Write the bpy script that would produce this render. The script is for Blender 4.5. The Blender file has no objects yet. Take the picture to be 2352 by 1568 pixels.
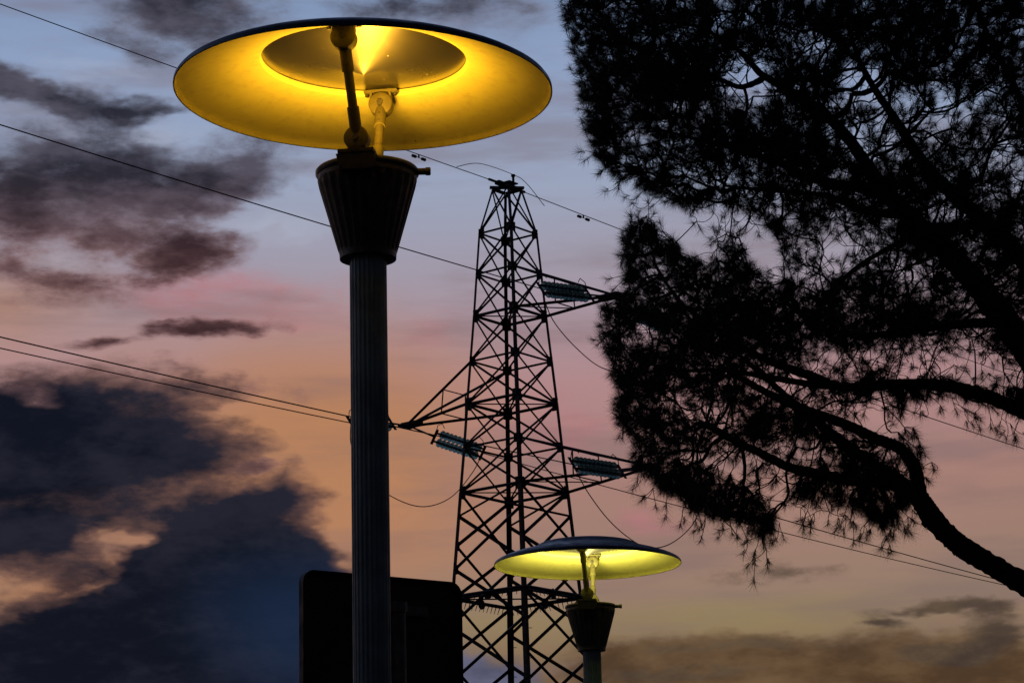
import bpy, bmesh, math, random
import numpy as np
from mathutils import Vector, Matrix, Quaternion

random.seed(7)
rng = np.random.default_rng(11)
R = math.radians
scene = bpy.context.scene
C = scene.collection

# ------------------------------------------------------------------ camera
# photograph pixels are given on a 2352 x 1568 grid
W0, H0, F0 = 2352.0, 1568.0, 6000.0
PITCH, ROLL, EYE = R(14.6), 0.0243, 1.6
FWD = Vector((0, math.cos(PITCH), math.sin(PITCH)))
UP0 = Vector((0, -math.sin(PITCH), math.cos(PITCH)))
RT0 = Vector((1, 0, 0))
UPC = UP0 * math.cos(ROLL) + RT0 * math.sin(ROLL)
RTC = RT0 * math.cos(ROLL) - UP0 * math.sin(ROLL)
CAM = Vector((0, 0, EYE))
cd = bpy.data.cameras.new('camera')
cam = bpy.data.objects.new('camera', cd)
C.objects.link(cam)
m = Matrix((RTC, UPC, -FWD)).transposed().to_4x4()
m.translation = CAM
cam.matrix_world = m
cd.sensor_width = 36.0
cd.lens = F0 / W0 * 36.0
cd.clip_end = 8000
cd.clip_start = 0.1
scene.camera = cam


def ray(px, py):
    return FWD + RTC * ((px - W0 / 2) / F0) + UPC * ((H0 / 2 - py) / F0)


def at(px, py, Y):                       # point of the pixel's ray at ground distance Y
    d = ray(px, py)
    return CAM + d * (Y / d.y)


def on_plane(px, py, p0, n):             # the pixel's ray meets a plane
    d = ray(px, py)
    return CAM + d * ((p0 - CAM).dot(n) / d.dot(n))


def azel(px, py):
    d = ray(px, py).normalized()
    return math.degrees(math.atan2(d.x, d.y)), math.degrees(math.asin(d.z))


# ------------------------------------------------------------------ view
scene.view_settings.view_transform = 'Standard'
scene.view_settings.look = 'None'
scene.view_settings.exposure = 0.0
scene.view_settings.gamma = 1.0
scene.render.engine = 'CYCLES'
scene.cycles.use_adaptive_sampling = True
scene.cycles.adaptive_threshold = 0.012
scene.cycles.adaptive_min_samples = 12
scene.cycles.max_bounces = 4
scene.cycles.diffuse_bounces = 2
scene.cycles.glossy_bounces = 2
scene.cycles.transmission_bounces = 3


def lin(r, g, b, k=1.0):
    f = lambda c: ((c / 255) / 12.92 if c / 255 <= 0.04045 else ((c / 255 + 0.055) / 1.055) ** 2.4)
    return (f(r) * k, f(g) * k, f(b) * k, 1)


# ------------------------------------------------------------------ dusk sky (world)
SUN_AZ, SUN_EL = R(-24), R(1.0)          # the sun has gone down left of the frame
world = bpy.data.worlds.new('World')
scene.world = world
world.use_nodes = True
nt = world.node_tree
nt.nodes.clear()


class G:                                  # tiny node-graph helper
    def __init__(s, t): s.t = t

    def n(s, kind, **kw):
        x = s.t.nodes.new(kind)
        for k, v in kw.items(): setattr(x, k, v)
        return x

    def put(s, sock, v):
        if isinstance(v, bpy.types.NodeSocket): s.t.links.new(v, sock)
        elif v is not None: sock.default_value = v

    def math(s, op, a, b=None, c=None, clamp=False):
        x = s.n('ShaderNodeMath', operation=op, use_clamp=clamp)
        s.put(x.inputs[0], a); s.put(x.inputs[1], b)
        if c is not None: s.put(x.inputs[2], c)
        return x.outputs[0]

    def vmath(s, op, a, b=None):
        x = s.n('ShaderNodeVectorMath', operation=op)
        s.put(x.inputs[0], a)
        if b is not None: s.put(x.inputs[1], b)
        return x.outputs[0]

    def mix(s, f, a, b, blend='MIX'):
        x = s.n('ShaderNodeMix', data_type='RGBA', blend_type=blend)
        s.put(x.inputs[0], f); s.put(x.inputs[6], a); s.put(x.inputs[7], b)
        return x.outputs[2]

    def smooth(s, v, a, b, lo=0.0, hi=1.0):
        x = s.n('ShaderNodeMapRange', interpolation_type='SMOOTHSTEP')
        s.put(x.inputs[0], v)
        for i, q in enumerate((a, b, lo, hi)): x.inputs[i + 1].default_value = q
        return x.outputs[0]

    def noise(s, vec, scale, detail=6, rough=0.55, dist=0.0, col=False):
        x = s.n('ShaderNodeTexNoise')
        s.put(x.inputs['Vector'], vec)
        x.inputs['Scale'].default_value = scale
        x.inputs['Detail'].default_value = detail
        x.inputs['Roughness'].default_value = rough
        x.inputs['Distortion'].default_value = dist
        return x.outputs[1 if col else 0]

    def ramp(s, f, stops):
        x = s.n('ShaderNodeValToRGB')
        s.put(x.inputs[0], f)
        e = x.color_ramp.elements
        while len(e) < len(stops): e.new(0.5)
        for q, (p, c) in zip(e, stops): q.position = p; q.color = c
        return x.outputs[0]


g = G(nt)
tc = g.n('ShaderNodeTexCoord').outputs['Generated']
dirn = g.vmath('NORMALIZE', tc)
sx = g.n('ShaderNodeSeparateXYZ'); g.put(sx.inputs[0], dirn)
RAD = 180 / math.pi
az = g.math('MULTIPLY', g.math('ARCTAN2', sx.outputs[0], sx.outputs[1]), RAD)
el = g.math('MULTIPLY', g.math('ARCSINE', sx.outputs[2]), RAD)
cx = g.n('ShaderNodeCombineXYZ'); g.put(cx.inputs[0], az); g.put(cx.inputs[1], el); cx.inputs[2].default_value = 1.0
S = cx.outputs[0]
flat = g.n('ShaderNodeMapping'); g.put(flat.inputs[0], dirn); flat.inputs['Scale'].default_value = (1, 1, 2.3)
flatv = flat.outputs[0]
# turbulence that frays every cloud edge
w1 = g.vmath('SUBTRACT', g.noise(flatv, 9, 3, 0.6, col=True), (0.5, 0.5, 0.5))
w2 = g.vmath('SUBTRACT', g.noise(flatv, 34, 3, 0.65, col=True), (0.5, 0.5, 0.5))
warp = g.vmath('ADD', g.vmath('MULTIPLY', w1, (1.5, 0.8, 0)), g.vmath('MULTIPLY', w2, (1.5, 0.75, 0)))
Sw = g.vmath('ADD', S, warp)
Ss = g.vmath('ADD', S, g.vmath('MULTIPLY', w1, (3.0, 0.7, 0)))
DPX = math.degrees(1 / F0)


def dot3(vec, c):
    x = g.n('ShaderNodeVectorMath', operation='DOT_PRODUCT'); g.put(x.inputs[0], vec); x.inputs[1].default_value = c
    return x.outputs['Value']


def blobs(vec, lst):
    """sum of soft ellipses on the sky: centre px, py; half-axes in px; turn in degrees; weight"""
    tot = 0.0
    for (px, py, rx, ry, rot, wt) in lst:
        a, e = azel(px, py)
        t = R(rot) - ROLL; c_, s_ = math.cos(t), math.sin(t)
        rx *= DPX; ry *= DPX
        u = dot3(vec, (c_ / rx, s_ / rx, -(c_ * a + s_ * e) / rx))
        v = dot3(vec, (-s_ / ry, c_ / ry, (s_ * a - c_ * e) / ry))
        d = g.math('SQRT', g.math('MULTIPLY_ADD', v, v, g.math('MULTIPLY', u, u)))
        tot = g.math('MULTIPLY_ADD', g.math('SUBTRACT', 1.0, d, clamp=True), wt, tot)
    return tot


def polys(vec, lst, tot=0.0):
    """sum of soft convex cloud outlines: pixel corners, softness px, weight"""
    for (pts, soft, wt) in lst:
        q = [Vector(azel(*p)) for p in pts]
        ce = sum(q, Vector((0, 0))) / len(q)
        acc = None
        for a, b in zip(q, q[1:] + q[:1]):
            nrm_ = Vector((-(b - a).y, (b - a).x)).normalized()
            if nrm_.dot(ce - a) < 0: nrm_ = -nrm_
            k = 1 / (2 * soft * DPX)
            d = dot3(vec, (nrm_.x * k, nrm_.y * k, -nrm_.dot(a) * k + .5))
            acc = d if acc is None else g.math('MINIMUM', acc, d)
        tot = g.math('MULTIPLY_ADD', g.math('MINIMUM', g.math('MAXIMUM', acc, 0.0), 1.0), wt, tot)
    return tot


# clear-sky colour by elevation
e0, e1 = 2.0, 46.0
es = lambda py: (azel(1176, py)[1] - e0) / (e1 - e0)
base = g.ramp(g.math('DIVIDE', g.math('SUBTRACT', el, e0), e1 - e0), [
    (0.0, lin(80, 60, 42)), (es(1620), lin(110, 84, 62)), (es(1500), lin(138, 114, 88)),
    (es(1380), lin(152, 126, 108)), (es(1120), lin(168, 128, 118)), (es(880), lin(178, 138, 140)),
    (es(640), lin(164, 154, 168)), (es(430), lin(156, 166, 190)), (es(200), lin(147, 165, 198)),
    (es(0), lin(132, 154, 190)), (0.62, lin(96, 122, 166)), (1.0, lin(60, 80, 124))])
fine = g.noise(flatv, 26, 6, 0.64)
fine2 = g.noise(flatv, 75, 5, 0.64)
streak = g.n('ShaderNodeMapping'); g.put(streak.inputs[0], dirn)
streak.inputs['Scale'].default_value = (1, 1, 6.5); streak.inputs['Rotation'].default_value = (0, R(4), 0)
fst = g.noise(streak.outputs[0], 11, 4, 0.55)
fr = g.math('ADD', g.math('SUBTRACT', fine, .5), g.math('MULTIPLY', g.math('SUBTRACT', fine2, .5), .45))
# warm afterglow low on the left, pink drifts in the middle, pale yellow band on the right
warm = g.smooth(blobs(Ss, [(720, 1060, 640, 480, 0, 1.0), (150, 1350, 620, 330, 0, .7), (40, 700, 420, 260, 0, .5)]), 0.02, .8)
col = g.mix(warm, base, lin(184, 130, 94))
pink = g.smooth(g.math('ADD', blobs(Sw, [(520, 660, 420, 95, 3, .8), (1000, 760, 240, 90, 0, .45), (1230, 960, 260, 110, 0, .5),
                                         (620, 740, 300, 60, 5, .5), (1480, 1190, 160, 60, 0, .7), (1330, 1020, 150, 60, 0, .5)]), fr), 0.1, 0.9)
col = g.mix(g.math('MULTIPLY', pink, .8), col, lin(186, 122, 126))
yel = g.smooth(blobs(Ss, [(1720, 1425, 560, 75, 1, 1.0), (1150, 1440, 330, 90, 0, .7), (2150, 1340, 420, 60, 6, .35)]), 0.05, .9)
col = g.mix(g.math('MULTIPLY', yel, .55), col, lin(148, 132, 88))
col = g.mix(g.smooth(fst, .42, .72, 0, .46), col, lin(124, 104, 106))
# pale veil between the upper clouds
veil = g.smooth(g.math('ADD', blobs(Sw, [(260, 330, 420, 60, 4, .8), (620, 520, 260, 60, 0, .8), (60, 600, 260, 70, 0, .8), (250, 160, 300, 80, 6, .5)]), fr), .15, .9)
col = g.mix(g.math('MULTIPLY', veil, .6), col, lin(176, 182, 200))
inner = g.math('ADD', g.noise(flatv, 15, 5, 0.62), g.math('MULTIPLY', g.math('SUBTRACT', fine2, .5), .35))


def cloud(col, D, t0, t1, k, dark, light, op):
    kk = g.math('MULTIPLY', g.math('MULTIPLY_ADD', D, 6.0, .12, clamp=True), k)
    msk = g.smooth(g.math('MULTIPLY_ADD', fr, kk, D), t0, t1, 0, op)
    c = g.mix(g.smooth(inner, .36, .66), dark, light)
    return g.mix(msk, col, c)


# drifts that go on all round, outside the part of the sky in view
far = g.math('MAXIMUM', g.smooth(g.math('ABSOLUTE', az), 12, 26), g.smooth(el, 22, 34))
gen = g.math('MULTIPLY', g.math('MULTIPLY', g.smooth(g.noise(flatv, 4.2, 4, .6), .5, .68), far), .7)
# brown bank low on the right
Dc = blobs(Sw, [(1760, 1520, 600, 85, 2, 1.1), (1500, 1500, 320, 70, 0, .7), (2330, 1520, 420, 110, 0, .8), (2250, 1610, 700, 110, 0, .9)])
col = cloud(col, Dc, .05, .75, 1.1, lin(74, 54, 36), lin(106, 82, 58), .92)
Dc2 = blobs(Sw, [(2040, 1436, 85, 28, 0, 1.0), (2190, 1378, 120, 24, 3, .9), (2290, 1395, 130, 30, 0, .8), (2310, 1440, 120, 34, 0, 1.0), (2190, 1500, 190, 34, 0, .9), (2240, 1480, 220, 22, 3, .7), (2080, 1400, 140, 16, 4, .6), (1700, 1480, 330, 26, 1, .6), (1560, 1545, 300, 24, 0, .6),
                 (1830, 1318, 330, 40, 4, .4)])
col = cloud(col, Dc2, .1, .75, 1.5, lin(68, 56, 50), lin(96, 80, 62), .9)
# broken clouds upper left: soft mid-tone body first, then the dark hearts; browner lower down
Db = blobs(Sw, [(x, y, rx * 1.2, ry * 1.25, t, w_ * 1.12) for (x, y, rx, ry, t, w_) in [
    (215, 385, 380, 75, -4, 1.25), (230, 500, 260, 90, -4, 1.15), (10, 465, 130, 75, 0, 1.1), (550, 380, 190, 95, 25, .95),
    (430, 585, 150, 58, 14, 1.15), (420, 25, 260, 110, -6, 1.2), (20, 205, 120, 50, -18, 1.15), (130, 232, 190, 42, -4, .75), (245, 265, 130, 52, 4, 1.1),
    (370, 255, 110, 36, 0, .6), (325, 345, 110, 36, 10, .5), (490, 755, 180, 30, 5, 1.1), (232, 790, 110, 18, 6, .85), (30, 590, 110, 60, 0, .7),
    (150, 655, 190, 60, 0, .65), (410, 838, 70, 30, 0, .6), (580, 890, 130, 30, -6, .6), (570, 1068, 80, 18, 6, .8), (1070, 20, 190, 80, 0, .75),
    (330, 120, 150, 40, -14, .55), (640, 470, 90, 60, 40, .35), (370, 300, 110, 26, 10, -.35), (560, 500, 140, 30, 5, -.3), (850, 20, 200, 60, 0, .35)]])
Dbg = g.math('ADD', Db, gen)
lowf = g.smooth(el, azel(300, 640)[1], azel(300, 330)[1])
bm_d = g.mix(lowf, lin(108, 76, 78), lin(80, 82, 98)); bm_l = g.mix(lowf, lin(136, 100, 98), lin(118, 122, 142))
bd_d = g.mix(lowf, lin(50, 30, 34), lin(32, 33, 44)); bd_l = g.mix(lowf, lin(92, 66, 68), lin(80, 76, 90))
col = cloud(col, Dbg, .02, .8, 1.7, bm_d, bm_l, .88)
col = cloud(col, Dbg, .40, 1.15, 2.3, bd_d, bd_l, .92)
# heavy blue-black banks lower left
Da = polys(Sw, [([(-160, 1510), (640, 1112), (695, 1165), (728, 1265), (765, 1900), (-160, 1900)], 75, 1.6),
                ([(560, 1230), (740, 1276), (815, 1306), (1010, 1430), (1010, 1900), (400, 1900)], 60, 1.2),
                ([(-160, 925), (250, 945), (420, 962), (545, 998), (572, 1030), (480, 1092), (420, 1145), (270, 1165), (-160, 1225)], 62, 1.4),
                ([(-160, 885), (200, 862), (420, 856), (530, 880), (550, 915), (400, 965), (-160, 965)], 48, .9),
                ([(-160, 1200), (150, 1212), (212, 1300), (-160, 1335)], 44, 1.2)])
Da = g.math('ADD', Da, blobs(Sw, [(520, 1165, 160, 46, 14, .8), (230, 1205, 330, 80, 8, .85), (150, 1440, 260, 40, 14, .6), (420, 1255, 160, 50, 24, .7), (330, 1300, 140, 30, 24, .4),
                                  (99, 920, 80, 30, 0, -.7), (308, 1248, 80, 26, 6, -.95), (500, 948, 110, 24, 10, -.5), (210, 1345, 130, 18, 22, -.5)]))
col = cloud(col, Da, .05, .75, 1.3, lin(60, 46, 54), lin(108, 78, 72), .85)
col = cloud(col, Da, .35, 1.25, 1.5, lin(8, 17, 31), lin(30, 34, 48), .98)
col = cloud(col, blobs(Sw, [(1090, 1570, 200, 100, 0, 1.1), (930, 1560, 200, 90, 0, .8)]), .1, .7, 1.0, lin(72, 78, 104), lin(98, 102, 130), .9)
# blue showing through the lowest bank
blu = g.smooth(blobs(Ss, [(720, 1440, 440, 260, 0, 1.0)]), .05, .9)
col = g.mix(g.math('MULTIPLY', g.math('MULTIPLY', blu, .7), g.smooth(Da, .5, 1.0)), col, lin(26, 44, 72))
# the sky darkens away from the sunset, as it does at dusk
sunv = (math.sin(SUN_AZ), math.cos(SUN_AZ), 0)
dt = g.n('ShaderNodeVectorMath', operation='DOT_PRODUCT'); g.put(dt.inputs[0], dirn); dt.inputs[1].default_value = sunv
dim = g.smooth(dt.outputs['Value'], -.4, .86, .10, 1.0)
col = g.mix(1.0, col, dim, 'MULTIPLY')
bg = g.n('ShaderNodeBackground'); g.put(bg.inputs[0], col); bg.inputs[1].default_value = .97
skyn = g.n('ShaderNodeTexSky', sky_type='NISHITA', sun_disc=False, sun_elevation=SUN_EL, sun_rotation=SUN_AZ)
bg2 = g.n('ShaderNodeBackground'); g.put(bg2.inputs[0], skyn.outputs[0]); bg2.inputs[1].default_value = 0.0004
ad = g.n('ShaderNodeAddShader'); g.put(ad.inputs[0], bg.outputs[0]); g.put(ad.inputs[1], bg2.outputs[0])
wo = g.n('ShaderNodeOutputWorld'); g.put(wo.inputs[0], ad.outputs[0])
try:
    world.cycles.sampling_method = 'MANUAL'; world.cycles.sample_map_resolution = 512
except Exception: pass

sd = bpy.data.lights.new('sun', 'SUN'); sd.energy = 0.03; sd.angle = R(6); sd.color = (1, .72, .5)
sun = bpy.data.objects.new('sun', sd); C.objects.link(sun)
sv = Vector((math.sin(SUN_AZ) * math.cos(SUN_EL), math.cos(SUN_AZ) * math.cos(SUN_EL), math.sin(SUN_EL + R(2))))
sun.rotation_euler = sv.to_track_quat('Z', 'Y').to_euler()
sun.location = (-20, 40, 30)


# ------------------------------------------------------------------ materials
def mat(name, col, rough=.6, metal=0.0, vary=.25, scale=12, bump=.0, bscale=60, coords='Object', emit=None, es_=0, trans=0):
    M = bpy.data.materials.new(name); M.use_nodes = True
    t = M.node_tree; q = G(t); b = t.nodes['Principled BSDF']
    co = q.n('ShaderNodeTexCoord').outputs[coords]
    nz = q.noise(co, scale, 5, .6)
    f = q.smooth(nz, .3, .7, 1 - vary, 1 + vary)
    c = q.mix(1.0, (*col, 1), f, 'MULTIPLY')
    q.put(b.inputs['Base Color'], c)
    q.put(b.inputs['Roughness'], q.smooth(q.noise(co, scale * 2.7, 4, .6), .3, .7, max(.02, rough - .12), min(1, rough + .12)))
    b.inputs['Metallic'].default_value = metal
    if trans: b.inputs['Transmission Weight'].default_value = trans
    if bump:
        bp = q.n('ShaderNodeBump'); bp.inputs['Strength'].default_value = bump; bp.inputs['Distance'].default_value = .01
        q.put(bp.inputs['Height'], q.noise(co, bscale, 5, .65)); q.put(b.inputs['Normal'], bp.outputs[0])
    if emit:
        b.inputs['Emission Color'].default_value = (*emit, 1); b.inputs['Emission Strength'].default_value = es_
    return M


M = {}
M['pole'] = mat('dark_pole_paint', (.095, .155, .185), .45, .15, .3, 9, .08, 120)
M['cup'] = mat('cup_paint', (.022, .023, .026), .5, .2, .45, 22, .25, 90)
M['shade_out'] = mat('shade_outer_paint', (.020, .024, .034), .42, .2, .3, 7, .05, 60)
M['arm'] = mat('arm_metal', (.125, .112, .040), .65, 0.0, .15, 30, .05, 120)
M['bracket_black'] = mat('black_bracket_paint', (.010, .010, .011), .6, .1, .3, 20)
M['bolt'] = mat('bolt_steel', (.10, .10, .10), .45, .8, .2, 60)
M['sign_back'] = mat('sign_back_grey', (.014, .015, .016), .6, .3, .35, 5, .06, 40)
M['sign_face'] = mat('sign_face_blue', (.02, .05, .2), .4, 0, .1, 5)
M['bracket'] = mat('galvanised_bracket', (.07, .075, .08), .5, .6, .3, 20)
M['steel'] = mat('weathered_tower_steel', (.028, .026, .026), .65, .4, .4, 3, 0)
M['wire'] = mat('wire_aluminium', (.05, .046, .044), .55, .5, .2, 2)
M['bark'] = mat('pine_bark', (.018, .013, .010), .95, 0, .5, 6, .8, 14)
M['twig'] = mat('pine_twig', (.022, .016, .012), .95, 0, .4, 6)
M['needle'] = mat('pine_needles', (.016, .026, .012), .75, 0, .5, .8)
M['ground'] = mat('ground_asphalt', (.04, .04, .042), .9, 0, .35, .3, .4, 8)
M['concrete'] = mat('footing_concrete', (.25, .24, .23), .9, 0, .25, 4, .3, 30)
M['glass'] = mat('insulator_glass', (.22, .46, .46), .3, 0, .25, 8, trans=.65)
M['cap'] = mat('insulator_cap', (.03, .03, .03), .6, .6, .2, 20)


def shade_inner(name):
    Mx = mat(name, (.74, .71, .22), .55, 0, .05, 4, .03, 200)
    t = Mx.node_tree; q = G(t); b = t.nodes['Principled BSDF']
    old = b.inputs['Base Color'].links[0].from_socket
    co = q.n('ShaderNodeTexCoord').outputs['Object']
    sp = q.n('ShaderNodeTexVoronoi'); q.put(sp.inputs['Vector'], co); sp.inputs['Scale'].default_value = 17
    rnd = q.n('ShaderNodeSeparateColor'); q.put(rnd.inputs[0], sp.outputs['Color'])
    spot = q.math('MULTIPLY', q.smooth(sp.outputs['Distance'], .075, .04), q.smooth(rnd.outputs[0], .62, .65))
    grime = q.smooth(q.noise(co, 30, 6, .7), .45, .8, 0, .34)
    c = q.mix(grime, old, (.34, .26, .16, 1))
    q.put(b.inputs['Base Color'], q.mix(q.math('MULTIPLY', spot, .85), c, (.03, .02, .015, 1)))
    return Mx


M['shade_in'] = shade_inner('shade_inner_cream')


def mirror():
    Mx = bpy.data.materials.new('dusty_reflector'); Mx.use_nodes = True
    t = Mx.node_tree; q = G(t); b = t.nodes['Principled BSDF']
    co = q.n('ShaderNodeTexCoord').outputs['Object']
    sp = q.n('ShaderNodeTexVoronoi'); q.put(sp.inputs['Vector'], co); sp.inputs['Scale'].default_value = 42
    rnd = q.n('ShaderNodeSeparateColor'); q.put(rnd.inputs[0], sp.outputs['Color'])
    spot = q.math('MULTIPLY', q.smooth(sp.outputs['Distance'], .11, .05), q.smooth(rnd.outputs[0], .80, .86))
    hz = q.smooth(q.noise(co, 9, 3, .5), .3, .7, 0, 1)
    q.put(b.inputs['Base Color'], q.mix(spot, (.27, .26, .24, 1), (.7, .67, .50, 1)))
    q.put(b.inputs['Metallic'], q.math('SUBTRACT', .95, spot, clamp=True))
    q.put(b.inputs['Roughness'], q.math('MULTIPLY_ADD', hz, .03, .27))
    return Mx


M['mirror'] = mirror()


# ------------------------------------------------------------------ mesh helpers
class MB:
    def __init__(s): s.v = []; s.f = []

    def add(s, vs, fs):
        o = len(s.v); s.v += [tuple(v) for v in vs]; s.f += [tuple(i + o for i in f) for f in fs]; return s

    def lathe(s, prof, n=48, close=False, mtx=None):
        vs = []; fs = []
        for (r, z) in prof:
            for k in range(n):
                a = 2 * math.pi * k / n
                vs.append(Vector((r * math.cos(a), r * math.sin(a), z)))
        for i in range(len(prof) - 1):
            for k in range(n):
                a = i * n + k; b = i * n + (k + 1) % n
                fs.append((a, b, b + n, a + n))
        if prof[0][0] > 1e-6: fs.append(tuple(range(n - 1, -1, -1)) if not close else ())
        if prof[-1][0] > 1e-6: fs.append(tuple(range((len(prof) - 1) * n, len(prof) * n)) if not close else ())
        fs = [f for f in fs if len(f) > 2]
        if mtx is not None: vs = [mtx @ v for v in vs]
        return s.add(vs, fs)

    def box(s, c, d, mtx=None, taper=1.0):
        vs = []
        for z in (-.5, .5):
            k = taper if z < 0 else 1
            for (x, y) in ((-.5, -.5), (.5, -.5), (.5, .5), (-.5, .5)):
                vs.append(Vector((c[0] + x * d[0] * k, c[1] + y * d[1] * k, c[2] + z * d[2])))
        if mtx is not None: vs = [mtx @ v for v in vs]
        return s.add(vs, [(3, 2, 1, 0), (4, 5, 6, 7), (0, 1, 5, 4), (1, 2, 6, 5), (2, 3, 7, 6), (3, 0, 4, 7)])

    def tube(s, pts, rad, n=8, cap=True):
        pts = [Vector(p) for p in pts]
        if not hasattr(rad, '__len__'): rad = [rad] * len(pts)
        vs = []; fs = []
        t = (pts[1] - pts[0]).normalized()
        u = t.orthogonal().normalized()
        for i, p in enumerate(pts):
            a = pts[max(0, i - 1)]; b = pts[min(len(pts) - 1, i + 1)]
            t2 = (b - a).normalized()
            u = (u - t2 * u.dot(t2)).normalized()
            w = t2.cross(u)
            for k in range(n):
                an = 2 * math.pi * k / n
                vs.append(p + (u * math.cos(an) + w * math.sin(an)) * rad[i])
        for i in range(len(pts) - 1):
            for k in range(n):
                a = i * n + k; b = i * n + (k + 1) % n
                fs.append((a, b, b + n, a + n))
        if cap: fs += [tuple(range(n - 1, -1, -1)), tuple(range((len(pts) - 1) * n, len(pts) * n))]
        return s.add(vs, fs)

    def angle(s, a, b, w, inward, th=None):          # rolled-steel angle from a to b, heel away from 'inward'
        a = Vector(a); b = Vector(b); t = (b - a).normalized(); th = th or w * .16
        u = inward - t * inward.dot(t)
        u = u.normalized() if u.length > 1e-6 else t.orthogonal().normalized()
        v = t.cross(u); d1 = (u + v).normalized(); d2 = (u - v).normalized()
        prof = [(0, 0), (w, 0), (w, th), (th, th), (th, w), (0, w)]
        off = -(d1 + d2) * w * .28
        vs = [p + off + d1 * x + d2 * y for p in (a, b) for (x, y) in prof]
        fs = [(i, (i + 1) % 6, (i + 1) % 6 + 6, i + 6) for i in range(6)] + [(5, 4, 3, 2, 1, 0), (6, 7, 8, 9, 10, 11)]
        return s.add(vs, fs)

    def build(s, name, m, parent=None, smooth=False, loc=None, bevel=0):
        me = bpy.data.meshes.new(name)
        me.from_pydata([tuple(v) for v in s.v], [], s.f); me.update()
        bm = bmesh.new(); bm.from_mesh(me); bmesh.ops.recalc_face_normals(bm, faces=bm.faces)
        if bevel:
            bmesh.ops.bevel(bm, geom=[e for e in bm.edges if len(e.link_faces) == 2 and e.calc_face_angle(0) > .7],
                            offset=bevel, segments=2, affect='EDGES', profile=.6)
        bm.to_mesh(me); bm.free()
        if smooth:
            me.polygons.foreach_set('use_smooth', [True] * len(me.polygons))
            try: me.set_sharp_from_angle(angle=R(42))
            except Exception: pass
        me.materials.append(m)
        o = bpy.data.objects.new(name, me); C.objects.link(o)
        if parent: o.parent = parent
        if loc is not None: o.location = loc
        return o


def tag(o, label, cat, group=None):
    o['label'] = label; o['category'] = cat
    if group: o['group'] = group
    return o


def thing(name, label, cat, loc=(0, 0, 0), group=None, rz=0):
    o = bpy.data.objects.new(name, None); C.objects.link(o)
    o.empty_display_size = .2; o.location = loc; o.rotation_euler.z = rz
    return tag(o, label, cat, group)


# ------------------------------------------------------------------ ground
gm = MB(); n = 24
for i in range(n + 1):
    for j in range(n + 1):
        gm.v.append(((i / n - .5) * 6000, (j / n - .5) * 6000, 0.0))
for i in range(n):
    for j in range(n):
        a = i * (n + 1) + j; gm.f.append((a, a + n + 1, a + n + 2, a + 1))
gr = gm.build('ground', M['ground']); gr['kind'] = 'structure'


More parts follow.
